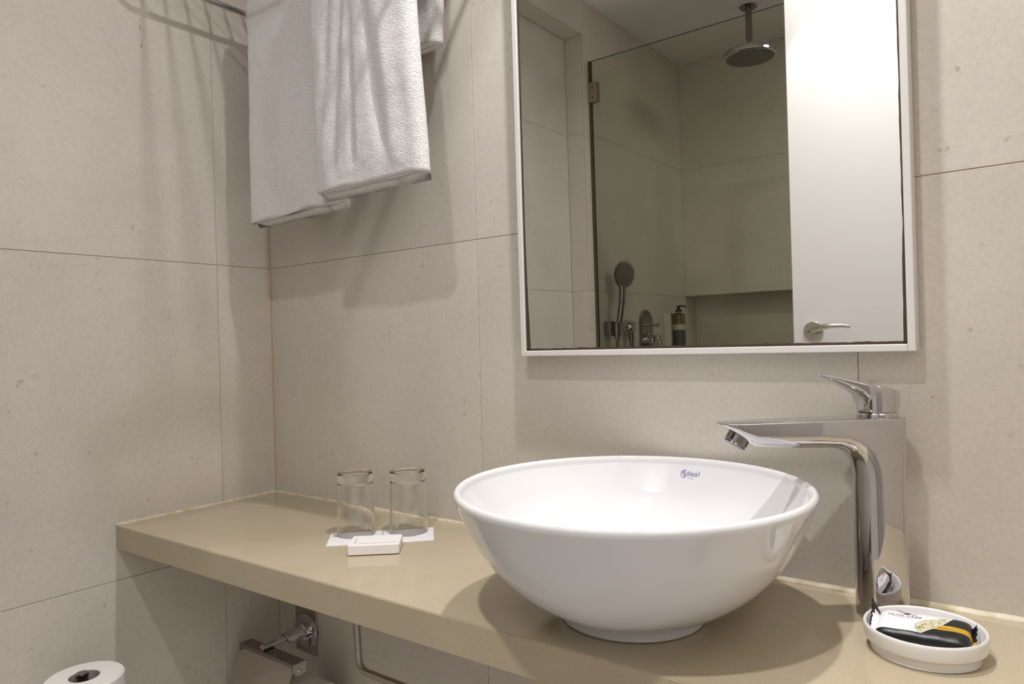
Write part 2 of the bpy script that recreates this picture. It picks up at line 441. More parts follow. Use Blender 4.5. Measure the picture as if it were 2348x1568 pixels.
def emb(p): return [((x - 1100) * 2.2e-5, (735 - y) * 3.2e-5) for x, y in p]
def curve(p, n=8): return smooth_prof(emb(p), n)
ribbon(logo, curve([(1135, 575), (1050, 548), (960, 590), (920, 660), (960, 720), (1050, 760), (1095, 800), (1070, 850), (1000, 858), (915, 820)]), lambda t: 0.0009 * (0.25 + 1.1 * math.sin(PI * t) ** 0.7))
ribbon(logo, curve([(845, 660), (810, 720), (815, 790), (860, 850), (940, 888), (1070, 885)]), lambda t: 0.0012 * max(0.12, 1 - 0.95 * t))
ribbon(logo, curve([(900, 578), (870, 600), (845, 635)]), lambda t: 0.0011 * (0.4 + 0.8 * math.sin(PI * t)))
on_bowl(logo, math.radians(93.6), 0.1352)
finish(logo, 'logo', M_INKBLUE, basin, smooth=False)['label'] = 'blue grey maker logo printed inside the bowl'
ul = bmesh.new(); ribbon(ul, [(0.0030 + 0.0009 * k, -0.0046) for k in range(10)], lambda t: 0.0005)
on_bowl(ul, math.radians(93.6), 0.1352)
finish(ul, 'logo_underline', M_INK, basin, smooth=False)

# ------------------------------------------------------------------ tap
TU = Vector((-0.79, -0.613, 0)).normalized()
tap = thing('tap', (1.2294, -0.0590, 0), 'tall chrome single-lever mixer tap beside the white basin', 'tap', rz=math.atan2(TU.y, TU.x))
# local x runs along the spout towards the basin, local y across it
def tap_z(z): return z * 1.0395 if z < 0.21565 else z + 0.0085
def tap_x(x): return 0.95 * x if x < 0.03 else 0.0285 + (x - 0.03) * 0.95
def lever_x(x): return 0.0205 + (x - 0.03) * 0.989 if x > 0.03 else -0.0235 + (x + 0.025) * 0.80
fx = tap_x
def d_section(o, i, w, ro=0.35, ri=0.9, n=9):
    """closed section between outer point o and inner point i (both (x, z)), half width w, flat towards o, round towards i"""
    o = Vector((fx(o[0]), 0, tap_z(o[1]))); i = Vector((fx(i[0]), 0, tap_z(i[1]))); d = i - o; L = d.length; d.normalize(); y = Vector((0, 1, 0))
    a = min(ro * w, L * 0.3); b = min(ri * w, L * 0.62); pts = []
    for cx, cy, r0, r1, a0 in ((L - b, w - b, b, b, 0), (a, w - a, a, a, PI / 2), (a, -(w - a), a, a, PI), (L - b, -(w - b), b, b, 1.5 * PI)):
        for k in range(n):
            t = a0 + (PI / 2) * k / (n - 1)
            pts.append(o + d * (cx + r0 * math.cos(t)) + y * (cy + r1 * math.sin(t)))
    return pts
bm = bmesh.new(); S = []
for z, wd in ((0.0, 0.0232), (0.05, 0.0232), (0.10, 0.0230), (0.14, 0.0228)):
    sl = 0.0032 * (1 - z / 0.216)
    S.append(d_section((-0.0252 - sl * 0.35, z), (0.0250 + sl * 0.2, z), wd, 0.42, 0.9))
S.append(d_section((-0.0252, 0.158), (0.0252, 0.153), 0.0227, 0.38))
S.append(d_section((-0.0252, 0.176), (0.0268, 0.161), 0.0227, 0.33))
S.append(d_section((-0.0252, 0.195), (0.0305, 0.1705), 0.0227, 0.28))
S.append(d_section((-0.0252, 0.2155), (0.0365, 0.1772), 0.0227, 0.2))
S.append(d_section((-0.004, 0.2158), (0.0450, 0.1815), 0.0227, 0.16))
S.append(d_section((0.022, 0.2158), (0.0560, 0.1838), 0.0226, 0.14))
for x, zo, zi, wd in ((0.075, 0.2155, 0.1840, 0.0222), (0.100, 0.2153, 0.1848, 0.0214), (0.125, 0.2150, 0.1860, 0.0202), (0.146, 0.2147, 0.1880, 0.0188)):
    S.append(d_section((x, zo), (x + 0.001, zi), wd, 0.12, 0.8))
S.append(d_section((0.158, 0.2145), (0.160, 0.1958), 0.0178, 0.12, 0.6))
S.append(d_section((0.170, 0.2143), (0.1715, 0.2035), 0.0165, 0.12, 0.5))
S.append(d_section((0.180, 0.2141), (0.181, 0.2100), 0.0150, 0.12, 0.3))
S.append(d_section((0.1855, 0.2136), (0.186, 0.2122), 0.0135, 0.12, 0.2))
rings(bm, S)
finish(bm, 'spout_body', M_CHROME, tap, angle=38)
bm = bmesh.new()
ax = Vector((-0.0105, 0, -0.0205)).normalized() if False else Vector((0.50, 0, -0.866)).normalized()
lathe(bm, [(0.0, -0.002), (0.0128, -0.002), (0.0128, 0.0062), (0.0122, 0.0068), (0.0122, 0.0075), (0.0126, 0.008), (0.0126, 0.0094), (0.0112, 0.0102), (0.0104, 0.0085), (0.0, 0.0085)], 40,
      frame_z(Vector((0.1555, 0, 0.2050)), Vector((0.53, 0, -0.848))))
finish(bm, 'aerator', M_CHROME_DK, tap)
bm = bmesh.new(); lathe(bm, [(0.0212, 0.2237), (0.0216, 0.2260), (0.0216, 0.2280), (0.0210, 0.2293), (0.0, 0.2293)], 48, Matrix.Translation((-0.0022, 0, 0))); finish(bm, 'collar', M_CHROME, tap)
bm = bmesh.new(); S = []; fx = lever_x
S.append(d_section((0.0765, 0.2655), (0.0762, 0.2647), 0.0085, 0.3, 0.3))
S.append(d_section((0.0745, 0.2656), (0.0735, 0.2630), 0.0118, 0.2, 0.5))
S.append(d_section((0.062, 0.2632), (0.0605, 0.2575), 0.0142, 0.15, 0.7))
S.append(d_section((0.048, 0.2600), (0.046, 0.2505), 0.0165, 0.15, 0.8))
S.append(d_section((0.037, 0.2574), (0.0345, 0.2440), 0.0185, 0.15, 0.85))
S.append(d_section((0.030, 0.2558), (0.0275, 0.2375), 0.0200, 0.15, 0.9))
S.append(d_section((0.0235, 0.2542), (0.0252, 0.2300), 0.0212, 0.15, 0.95))
S.append(d_section((0.016, 0.2524), (0.0180, 0.2330), 0.0205, 0.16, 0.9))
S.append(d_section((0.000, 0.2485), (0.0010, 0.2330), 0.0200, 0.2, 0.5))
rings(bm, S)
B = []
def body(z, k, slope=0.0, back=0.0):
    ring = []
    for q in range(56):
        a = 2 * PI * q / 56; c, sn = math.cos(a), math.sin(a)
        x = 0.0003 + 0.0254 * k * math.copysign(abs(c) ** 0.72, c); y = 0.0218 * k * math.copysign(abs(sn) ** 0.72, sn)
        if c < 0: x += back * abs(c)
        ring.append((lever_x(x), y, tap_z(z + slope * x)))
    return ring
B = [body(0.2212, 0.94, 0, 0.0025), body(0.2222, 0.985, 0, 0.0020), body(0.2260, 1.0, 0, 0.0012), body(0.2310, 1.0, 0.0, 0.0), body(0.2380, 1.0, 0.10), body(0.2472, 1.0, 0.23), body(0.2486, 0.985, 0.235), body(0.2492, 0.95, 0.235)]
rings(bm, B); finish(bm, 'lever', M_CHROME, tap, angle=38)
bm = bmesh.new(); lathe(bm, [(0.0, 0.0), (0.0014, 0.0), (0.0014, 0.0006), (0.0, 0.0006)], 16, frame_z(Vector((0.0152, 0.0108, 0.2385)), Vector((0.75, 0.62, 0.05))))
finish(bm, 'index_dot', M_DARK, tap)['label'] = 'small dark dot on the lever body'

# ------------------------------------------------------------------ soap dish and wrapped soap
DX, DYY = 1.2825, -0.138
dish = thing('soap_dish', (DX, DYY, 0), 'small round white ceramic soap dish in front of the chrome tap', 'soap dish')
bm = bmesh.new()
prof = [(0.0, 0.0006), (0.046, 0.0006), (0.0472, 0.0), (0.0488, 0.0008), (0.0490, 0.0095), (0.0496, 0.0102), (0.0532, 0.0112), (0.0540, 0.0125), (0.0547, 0.0235), (0.0545, 0.0255), (0.0535, 0.0266), (0.0522, 0.0262), (0.0514, 0.0245), (0.0505, 0.0120), (0.0490, 0.0080), (0.0465, 0.0062), (0.040, 0.0056), (0.0, 0.0054)]
lathe(bm, prof, 96); finish(bm, 'dish', M_CERAMIC2, dish, angle=50)

def soap_wrap():
    """black wrapper with a white printed field, a leaf-shaped photo panel and a gold band"""
    m, nt, b = new_mat('printed_soap_wrapper')
    tc = nt.nodes.new('ShaderNodeTexCoord'); sx = nt.nodes.new('ShaderNodeSeparateXYZ'); nt.links.new(tc.outputs['Object'], sx.inputs[0])
    X, Y, Z = sx.outputs
    xn = math_node(nt, 'MULTIPLY_ADD', X, 1 / 0.080, 0.5); yn = math_node(nt, 'MULTIPLY_ADD', Y, 1 / 0.044, 0.5)
    xr = math_node(nt, 'MULTIPLY_ADD', yn, 0.36, 0.47)
    bul = math_node(nt, 'SINE', math_node(nt, 'MULTIPLY', math_node(nt, 'MINIMUM', math_node(nt, 'MAXIMUM', yn, 0.0), 1.0), PI))
    xr = math_node(nt, 'MULTIPLY_ADD', bul, 0.05, xr)
    xl = math_node(nt, 'MULTIPLY_ADD', bul, -0.26, xr)
    topf = math_node(nt, 'MULTIPLY', math_node(nt, 'GREATER_THAN', Z, 0.0005), math_node(nt, 'GREATER_THAN', yn, 0.06))
    white = math_node(nt, 'MULTIPLY', topf, math_node(nt, 'LESS_THAN', xn, xr))
    lens = math_node(nt, 'MULTIPLY', math_node(nt, 'GREATER_THAN', xn, math_node(nt, 'ADD', xl, 0.012)), math_node(nt, 'LESS_THAN', xn, math_node(nt, 'SUBTRACT', xr, 0.014)))
    lens = math_node(nt, 'MULTIPLY', lens, white)
    gold = math_node(nt, 'MULTIPLY', math_node(nt, 'GREATER_THAN', yn, 0.30), math_node(nt, 'LESS_THAN', yn, 0.52))
    gold = math_node(nt, 'MULTIPLY', gold, math_node(nt, 'GREATER_THAN', xn, 0.3))
    v = nt.nodes.new('ShaderNodeTexVoronoi'); v.inputs['Scale'].default_value = 420; nt.links.new(tc.outputs['Object'], v.inputs['Vector'])
    ph = ramp(nt, v.outputs['Color'], [(0.15, lin((132, 140, 96))), (0.4, lin((196, 200, 170))), (0.65, lin((214, 190, 150))), (0.9, lin((226, 228, 214)))]).outputs['Color']
    c = mixc(nt, gold, lin((18, 18, 21)), lin((196, 152, 26)))
    c = mixc(nt, white, c, lin((240, 236, 238)))
    c = mixc(nt, lens, c, ph)
    nt.links.new(c, b.inputs['Base Color']); b.inputs['Roughness'].default_value = 0.36
    n = nt.nodes.new('ShaderNodeTexNoise'); n.inputs['Scale'].default_value = 90; nt.links.new(tc.outputs['Object'], n.inputs['Vector'])
    bp = nt.nodes.new('ShaderNodeBump'); bp.inputs['Strength'].default_value = 0.35; bp.inputs['Distance'].default_value = 0.0012
    nt.links.new(n.outputs['Fac'], bp.inputs['Height']); nt.links.new(bp.outputs['Normal'], b.inputs['Normal'])
    return m
soap = thing('wrapped_soap', (1.2820, -0.1395, 0.0190), 'bar of soap in a black and white wrapper lying in the white dish', 'soap', rz=math.radians(2))
soap.rotation_euler = (math.radians(6), math.radians(-1.5), math.radians(2))
bm = bmesh.new(); S = []
HA, HB, HH = 0.0415, 0.0252, 0.0106
for k in range(41):
    u = -1 + 2 * k / 40; x = HA * u; e = max(0.0, 1 - abs(u) ** 9); f = 0.10 + 0.90 * e ** 0.5; fy = 0.80 + 0.20 * e ** 0.5
    ring = []
    for j in range(48):
        a = 2 * PI * j / 48; cs, sn = math.cos(a), math.sin(a)
        y = HB * fy * math.copysign(abs(cs) ** 0.55, cs); z = HH * f * math.copysign(abs(sn) ** 0.42, sn)
        z += 0.0005 * noise.noise((x * 90, y * 90, z * 60)) * e
        ring.append((x, y, z))
    S.append(ring)
rings(bm, S); finish(bm, 'wrapper', soap_wrap(), soap, angle=60)
M_WRAPBLK = plain('black_wrapper_film', (24, 23, 26), 0.28, bump=(140, 0.4, 0.001))
M_WRAPWHT = plain('white_wrapper_film', (236, 233, 236), 0.35, bump=(140, 0.4, 0.001))
def fin(sign, name):
    """crimped end of the wrapper, bent upwards"""
    bm = bmesh.new(); g = []
    n, mrow = 22, 6
    for i in range(mrow):
        t = i / (mrow - 1); row = []
        for j in range(n):
            w = -1 + 2 * j / (n - 1)
            if sign < 0: x = -HA + 0.0014 - t * (0.0036 + 0.0034 * (1 - w * w) + 0.0040 * max(0, w) ** 2); z = 0.0060 * t + 0.0125 * t * max(0, w) ** 1.3 - 0.003 * t * max(0, -w) + 0.0030 * (1 - t)
            else: x = HA - 0.0014 + 0.0046 * t; z = -0.001 + 0.0050 * t * (0.6 + 0.6 * w) + 0.0016 * math.sin(w * 7)
            y = HB * (0.86 + 0.02 * t) * w; x += 0.0006 * math.sin(j * 2.1) * t; z += 0.0005 * math.cos(j * 2.1 + 1) * t
            row.append(Vector((x, y, z)))
        g.append(row)
    th = Vector((0.0, 0, 0.0007))
    top = [[bm.verts.new(p + th) for p in r] for r in g]; bot = [[bm.verts.new(p - th * 0.3) for p in r] for r in g]
    for i in range(mrow - 1):
        for j in range(n - 1):
            f = bm.faces.new((top[i][j], top[i][j + 1], top[i + 1][j + 1], top[i + 1][j]))
            w = -1 + 2 * (j + 0.5) / (n - 1)
            f.material_index = 0 if (sign < 0 and (i < 3 and w > -0.9 and w < 0.75 or i == 3 and w < 0.4)) else 1
            if sign > 0: f.material_index = 2 if (-0.45 < w < -0.15) else (0 if -0.72 < w < -0.5 else 1)
            bm.faces.new((bot[i][j + 1], bot[i][j], bot[i + 1][j], bot[i + 1][j + 1])).material_index = 1
    for i in range(mrow - 1):
        for j in (0, n - 1): bm.faces.new((top[i][j], top[i + 1][j], bot[i + 1][j], bot[i][j])).material_index = 1
    for j in range(n - 1):
        for i in (0, mrow - 1): bm.faces.new((top[i][j], top[i][j + 1], bot[i][j + 1], bot[i][j])).material_index = 1
    return finish(bm, name, [M_WRAPWHT, M_WRAPBLK, plain('gold_wrapper_print', (196, 152, 26), 0.4)], soap, angle=50)
fin(-1, 'crimped_end'); fin(1, 'crimped_end')
bm = text_bm('OLIVE CARE', 0.0048, 1.05, 1.12)
for v in bm.verts: v.co = (v.co.x - 0.0165, v.co.y + 0.0085, HH + 0.0005)
finish(bm, 'lettering', M_INKDK, soap, smooth=False)
bm = bmesh.new(); ribbon(bm, [(-0.028 + 0.0025 * k, 0.0050) for k in range(10)], lambda t: 0.00045)
for v in bm.verts: v.co.z = HH + 0.0005
finish(bm, 'fine_print', M_INK, soap, smooth=False)
bm = bmesh.new(); ribbon(bm, [(-0.018 + 0.0009 * k, 0.0150 - 0.0012 * math.sin(k * 0.45) ) for k in range(8)], lambda t: 0.0030 * math.sin(PI * (0.08 + 0.84 * t)))
for v in bm.verts: v.co.z = HH + 0.0005
finish(bm, 'olive_emblem', M_INKDK, soap, smooth=False)
bm = bmesh.new()
ribbon(bm, smooth_prof([(-0.025, 0.0188), (-0.021, 0.0172), (-0.0175, 0.0150)], 5), lambda t: 0.0013 * math.sin(PI * (0.1 + 0.8 * t)))
ribbon(bm, smooth_prof([(-0.0125, 0.0135), (-0.009, 0.0128), (-0.006, 0.0137)], 5), lambda t: 0.0009 * math.sin(PI * (0.1 + 0.8 * t)))
for v in bm.verts: v.co.z = HH + 0.0005
finish(bm, 'olive_leaf', plain('olive_gold_ink', (120, 106, 72), 0.6), soap, smooth=False)
bm = bmesh.new()
for k in range(16): 
    x = 0.013 + k * 0.00085
    box(bm, x, x + 0.0005, -0.0042 + 0.0006 * math.sin(k * 1.9), -0.0016, HH + 0.0002, HH + 0.0005)
finish(bm, 'band_print', plain('pale_gold_ink', (226, 200, 120), 0.5), soap, smooth=False)

# ------------------------------------------------------------------ tumblers on paper cards, carton
def tumbler(x, y, label):
    t = thing('glass_tumbler', (x, y, 0.0016), label, 'glass', 'upturned tumblers on the countertop')
    H = 0.1045; prof = [(0.0318, 0.0), (0.0322, 0.0006), (0.0321, 0.0012)]
    prof += [(0.0320 - 0.0022 * k / 8, 0.004 + (H - 0.022) * k / 8) for k in range(9)]
    prof += [(0.0292, H - 0.0165), (0.0300, H - 0.0145), (0.0301, H - 0.006), (0.0293, H - 0.0015), (0.0280, H), (0.0235, H), (0.021, H - 0.0025), (0.0, H - 0.003)]
    inner = [(0.0, H - 0.0165), (0.022, H - 0.0170), (0.0262, H - 0.0195), (0.0274, H - 0.026)] + [(0.0275 + 0.0029 * k / 6, H - 0.03 - (H - 0.034) * k / 6) for k in range(7)] + [(0.0308, 0.0006), (0.0312, 0.0)]
    bm = bmesh.new(); lathe(bm, prof + inner + [prof[0]], 72, close_start=False, close_end=False)
    bmesh.ops.remove_doubles(bm, verts=bm.verts, dist=1e-6)
    finish(bm, 'tumbler_body', M_GLASS, t, angle=35); return t
tumbler(0.441, -0.146, 'upturned clear glass tumbler farther from the basin, on a white card')
tumbler(0.508, -0.088, 'upturned clear glass tumbler nearer the basin, on a white card')

def card(pts, label, marks):
    cx = sum(p[0] for p in pts) / 4; cy = sum(p[1] for p in pts) / 4
    t = thing('paper_card', (cx, cy, 0), label, 'card', 'paper cards under the tumblers')
    bm = bmesh.new(); n = 8; up_ = []; lo_ = []
    for i in range(n + 1):
        for j in range(n + 1):
            a = Vector(pts[0] + (0,)).lerp(Vector(pts[1] + (0,)), i / n); b = Vector(pts[3] + (0,)).lerp(Vector(pts[2] + (0,)), i / n)
            p = a.lerp(b, j / n) - Vector((cx, cy, 0)); up_.append(bm.verts.new((p.x, p.y, 0.0011))); lo_.append(bm.verts.new((p.x, p.y, 0.0002)))
    for i in range(n):
        for j in range(n):
            q = i * (n + 1) + j; r = (q, q + n + 1, q + n + 2, q + 1)
            bm.faces.new([up_[k] for k in r]); bm.faces.new([lo_[k] for k in reversed(r)])
    for e in [e for e in bm.edges if e.is_boundary and e.verts[0].co.z > 0.0007]:
        a, b = e.verts; ia, ib = up_.index(a), up_.index(b); bm.faces.new((a, b, lo_[ib], lo_[ia]))
    finish(bm, 'card_sheet', M_PAPER, t, smooth=False)
    for name, mat, rects in marks:
        bm = bmesh.new()
        for x, y, w, h, r in rects:
            box(bm, -w / 2, w / 2, -h / 2, h / 2, 0.0011, 0.00125, M=Matrix.Translation((x, y, 0)) @ Matrix.Rotation(r, 4, 'Z'))
        finish(bm, name, mat, t, smooth=False)
    return t
A45 = math.radians(43)
card([(0.456, -0.2221), (0.3981, -0.1640), (0.4640, -0.1075), (0.521, -0.166)], 'white paper card under the tumbler farther from the basin',
     [('printed_mark', M_TEAL, [(-0.036, -0.010, 0.012, 0.008, 0.4)])])
card([(0.5235, -0.1650), (0.4655, -0.1065), (0.5240, -0.0445), (0.5815, -0.1040)], 'white paper card under the tumbler nearer the basin',
     [('printed_lines', M_INK, [(0.004 - 0.004 * k, -0.009 + 0.004 * k, 0.030 - 0.004 * (k % 2), 0.0014, A45) for k in range(3)])])

carton = thing('carton', (0.540, -0.1915, 0.0), 'small flat white toiletries carton in front of the tumblers', 'box', rz=math.radians(40.5))
bm = bmesh.new(); box(bm, -0.0385, 0.0385, -0.0285, 0.0285, 0.0013, 0.0160, 0.0008, 2); finish(bm, 'carton_body', M_BOX, carton, smooth=False)
for s in (-1, 1):
    bm = bmesh.new(); box(bm, s * 0.0386 - 0.0004, s * 0.0386 + 0.0004, -0.0270, 0.0270, 0.0022, 0.0152); finish(bm, 'end_flap', M_BOX, carton, smooth=False)
bm = text_bm('showercap & sewingkit', 0.0062, 1.05, 0.95)
for v in bm.verts: v.co = (v.co.x + 0.0055, v.co.y - 0.0165, 0.01615)
finish(bm, 'lettering', M_INK, carton, smooth=False)
bm = bmesh.new()
for k in range(9): box(bm, -0.0312, -0.0296 , -0.0150 + k * 0.0030, -0.0130 + k * 0.0030, 0.0160, 0.01615)
finish(bm, 'side_print', M_INK, carton, smooth=False)

# ------------------------------------------------------------------ mirror
MX0, MX1, MZ0, MZ1, MT = 0.7135, 1.2680, 0.2965, 1.22, 0.030
mir = thing('wall_mirror', (0, 0, MZ0), 'large wall mirror with a thin white frame above the basin', 'mirror')
mir.rotation_euler = (math.radians(0.195), 0, 0)
hz = MZ1 - MZ0; FW = 0.0085
def rail(x0, x1, z0, z1, nm):
    bm = bmesh.new(); box(bm, x0, x1, -MT, -0.0015, z0, z1, 0.0012, 2); finish(bm, nm, M_FRAME, mir, smooth=False)
rail(MX0, MX0 + FW, 0, hz, 'frame_stile'); rail(MX1 - FW, MX1, 0, hz, 'frame_stile')
rail(MX0 + FW, MX1 - FW, 0, FW, 'frame_rail'); rail(MX0 + FW, MX1 - FW, hz - FW, hz, 'frame_rail')
bm = bmesh.new(); box(bm, MX0 + FW, MX1 - FW, -0.0255, -0.003, FW, hz - FW)
finish(bm, 'mirror_glass', [M_MIRROR], mir, smooth=False)
# ragged blind fringe where the silvering has worn off along the frame: a thin film on the glass
bm = bmesh.new()
def fringe(p, q, inward, wfun, n=240):
    p, q, inward = Vector(p), Vector(q), Vector(inward); A = []; B = []
    for k in range(n + 1):
        t = k / n; c = p.lerp(q, t); w = wfun(t); A.append(bm.verts.new(c)); B.append(bm.verts.new(c + inward * max(w, 0.0004)))
    for k in range(n): bm.faces.new((A[k], A[k + 1], B[k + 1], B[k]))
yf = -0.0257; xa, xb, za, zb = MX0 + FW, MX1 - FW, FW, hz - FW
rg = lambda t, s, sc, amp: amp * (noise.noise((t * sc, s, 0)) + 0.6 * noise.noise((t * sc * 3.1, s, 4)))
fringe((xa, yf, za), (xa, yf, zb), (1, 0, 0), lambda t: 0.0034 + 0.0040 * max(0, 1 - t / 0.19) + rg(t, 1, 14, 0.0007))
fringe((xb, yf, za), (xb, yf, zb), (-1, 0, 0), lambda t: 0.0024 + 0.0022 * max(0, 1 - t / 0.16) + rg(t, 2, 16, 0.0008))
fringe((xa, yf, za), (xb, yf, za), (0, 0, 1), lambda t: 0.0034 + rg(t, 3, 18, 0.0013))
fringe((xa, yf, zb), (xb, yf, zb), (0, 0, -1), lambda t: 0.002)
finish(bm, 'blind_edge', M_BACKING, mir, smooth=False)['label'] = 'brown worn edge of the silvering'

# ------------------------------------------------------------------ towel rack and towels
AX0, AX1, RLZ, RUZ, RF = 0.068, 0.662, 1.018, 1.088, -0.315
rack = thing('towel_rack', (0.365, 0, RLZ), 'chrome towel shelf rack on the wall above the countertop, carrying the towels', 'towel rack')
def L(p): return (p[0] - 0.365, p[1], p[2] - RLZ)
for x in (AX0, AX1):
    bm = bmesh.new()
    tube(bm, [L(q) for q in fillet([(x, -0.004, RLZ), (x, RF, RLZ), (x, RF, RUZ), (x, -0.004, RUZ)], 0.034, 10)], 0.0056, 14)
    finish(bm, 'side_bracket', M_CHROME, rack)
    for z in (RLZ, RUZ):
        bm = bmesh.new(); lathe(bm, [(0.0, 0.001), (0.018, 0.001), (0.018, 0.006), (0.015, 0.009), (0.0, 0.009)], 32, frame_z(Vector(L((x, 0, z))), Vector((0, -1, 0))))
        finish(bm, 'wall_rose', M_CHROME, rack)
for y in (-0.27, -0.23, -0.19, -0.15, -0.11, -0.07):
    bm = bmesh.new(); tube(bm, [L((AX0, y, RUZ - 0.004)), L((AX1, y, RUZ - 0.004))], 0.0036, 10); finish(bm, 'shelf_rod', M_CHROME, rack)
BARY = -0.090
bm = bmesh.new(); tube(bm, [L((AX0, BARY, RLZ)), L((AX1, BARY, RLZ))], 0.0052, 14); finish(bm, 'towel_bar', M_CHROME, rack)

def towel(name, label, gap, thick, xf0, xf1, xb0, xb1, zf, zb, creases, seed, group, lean=0.0, tip=0.0, notch=(0.70, 0.735)):
    """a folded towel over the bar: an inverted-U path carrying a C-folded section; zf/zb bottoms of the front and back halves"""
    t = thing(name, (0, 0, 0), label, 'towel', group)
    R0 = 0.0062 + gap; zt = RLZ
    Lf, Lb = zt - zf, zt - zb; arc = PI * (R0 + thick * 0.5)
    tot = Lf + arc + Lb
    step = 0.0055; ns = int(tot / step); bm = bmesh.new(); secs = []
    half = 0.5
    for i in range(ns + 1):
        s = tot * i / ns
        if s < Lf: base = Vector((0, BARY - R0, zf + s)); nrm = Vector((0, -1, 0)); u = 1 - s / Lf
        elif s < Lf + arc:
            a = (s - Lf) / arc * PI; nrm = Vector((0, -math.cos(a), math.sin(a) * (0.74 if gap > 0.01 else 1.0))); base = Vector((0, BARY, zt)) + nrm * R0; u = 0.0
        else: base = Vector((0, BARY + R0, zt - (s - Lf - arc))); nrm = Vector((0, 1, 0)); u = -(s - Lf - arc) / Lb
        k = min(1, max(0, s / tot))
        x0 = xf0 + (xb0 - xf0) * k; x1 = xf1 + (xb1 - xf1) * k; W = x1 - x0
        # the section is a ribbon folded into a flat C: back layer end -> left fold -> front layer -> right fold -> back layer end
        hz_ = thick; lay = thick * 0.455
        gapin = max(0.0008, hz_ - 2 * lay)
        ring = []
        def add(xx, n): ring.append((xx, n))
        nseg = 46
        r = hz_ / 2
        # outer outline, starting at the back layer's free edge, going left, around, front, right fold, back layer to its free edge
        f1, f2 = notch
        for q in range(9): add(W * f1 * (1 - q / 8) + r * (q / 8), 0.0)
        for q in range(1, 8): a = PI * q / 8; add(r - r * math.sin(a), r - r * math.cos(a))
        for q in range(nseg + 1): add(r + (W - 2 * r) * q / nseg, hz_)
        for q in range(1, 8): a = PI * q / 8; add(W - r + r * math.sin(a), r + r * math.cos(a))
        for q in range(7): add(W - r - (W * (1 - f2) - r) * q / 6, 0.0)
        # inner outline back again
        for q in range(7): add(W * f2 + (W * (1 - f2) - r) * q / 6, lay)
        ri = gapin / 2
        for q in range(1, 6): a = PI * q / 6; add(W - r + (r - lay) * math.sin(a), lay + ri - ri * math.cos(a))
        for q in range(nseg + 1): add(W - r - (W - 2 * r) * q / nseg, hz_ - lay)
        for q in range(1, 6): a = PI * q / 6; add(r - (r - lay) * math.sin(a), lay + ri + ri * math.cos(a))
        for q in range(9): add(r + (W * f1 - r) * q / 8, lay)
        out = []
        for xx, n in ring:
            w = xx / W; d = 0.0; fr = n / hz_
            if u > 0:
                for (cx, spread, amp, wd, u0, u1) in creases:
                    c = cx + spread * u; e = math.exp(-((w - c) / wd) ** 2)
                    fade = min(1, max(0, (u - u0) / 0.12)) * min(1, max(0, (u1 - u) / 0.10)); d += amp * e * fade * fr
                d += 0.0030 * fr * noise.noise((w * 3.0 + seed, u * 4, 0)) + 0.004 * u * fr * math.sin(PI * w) * (0.4 if thick < 0.027 else 1)
            d += 0.0009 * noise.noise((xx * 60, s * 60, seed)) 
            bot = 0.0
            if u > 0.9: bot = (0.0045 * noise.noise((w * 5 + seed, n * 60, 2)) - (0.010 if n < hz_ * 0.3 else 0.0) + tip * w) * (u - 0.9) / 0.1
            if u < -0.9: bot = 0.003 * noise.noise((w * 6 + seed, 7, 2)) * (abs(u) - 0.9) / 0.1
            sag = -lean * max(u, 0) * 1.0
            p = base + nrm * (n + d + sag) + Vector((x0 + xx, 0, bot))
            p.x += 0.0015 * noise.noise((s * 7, seed, n * 40))
            out.append(p)
        secs.append(out)
    rings(bm, secs)
    o = finish(bm, 'folded_cloth', M_TERRY, t, angle=180)
    return t
towel('hanging_towel', 'larger white terry towel hanging lower, nearest the left wall', 0.0010, 0.026, 0.114, 0.401, 0.116, 0.398, 0.573, 0.600,
      [(0.80, 0.0, -0.006, 0.05, 0.02, 1.1), (0.35, 0.1, 0.003, 0.12, 0.1, 0.9)], 3.3, 'white towels on the rack', 0.0, 0.006, (0.79, 0.805))
towel('hanging_towel', 'shorter white terry towel draped over the front of the larger one', 0.0300, 0.031, 0.366, 0.628, 0.345, 0.566, 0.588, 0.836,
      [(0.42, -0.22, -0.0055, 0.035, 0.10, 0.97), (0.46, -0.05, -0.0045, 0.03, 0.25, 0.95), (0.52, 0.20, -0.006, 0.040, 0.05, 0.93), (0.30, -0.25, -0.004, 0.04, 0.0, 0.8), (0.70, 0.12, 0.004, 0.06, 0.3, 1.0), (0.16, -0.02, 0.003, 0.05, 0.3, 1.0)], 8.1, 'white towels on the rack', 0.0, 0.0)

# ------------------------------------------------------------------ toilet paper holder under the counter
HX = 0.104
hold = thing('toilet_paper_holder', (HX, 0, -0.285), 'chrome toilet paper holder with a hinged cover, on the wall under the countertop', 'paper holder')
def H(p): return (p[0] - HX, p[1], p[2] + 0.285)
bm = bmesh.new(); box(bm, -0.0420, 0.0300, -0.0028, -0.0004, -0.051, 0.052, 0.0008, 1); finish(bm, 'adhesive_plate', M_STEEL, hold, smooth=False)
bm = bmesh.new(); lathe(bm, [(0.0, 0.002), (0.0345, 0.002), (0.0355, 0.004), (0.0355, 0.009), (0.0345, 0.0105), (0.0185, 0.011), (0.0180, 0.019), (0.0140, 0.0205), (0.0128, 0.023), (0.0128, 0.058), (0.0120, 0.0600), (0.0074, 0.0606), (0.0072, 0.062), (0.0072, 0.112), (0.0066, 0.1135), (0.0, 0.1135)], 48, frame_z(Vector((0, 0, 0)), Vector((0, -1, 0))))
finish(bm, 'post', M_CHROME, hold, angle=35)
BL, BR, BYY = 0.029, 0.2125, -0.107
bm = bmesh.new(); box(bm, BL - HX, BR - HX, BYY - 0.010, BYY + 0.018, -0.0075, -0.0055, 0.0006, 1)
box(bm, BL - HX, BR - HX, BYY - 0.0105, BYY - 0.0090, -0.0140, -0.0058, 0.0005, 1)
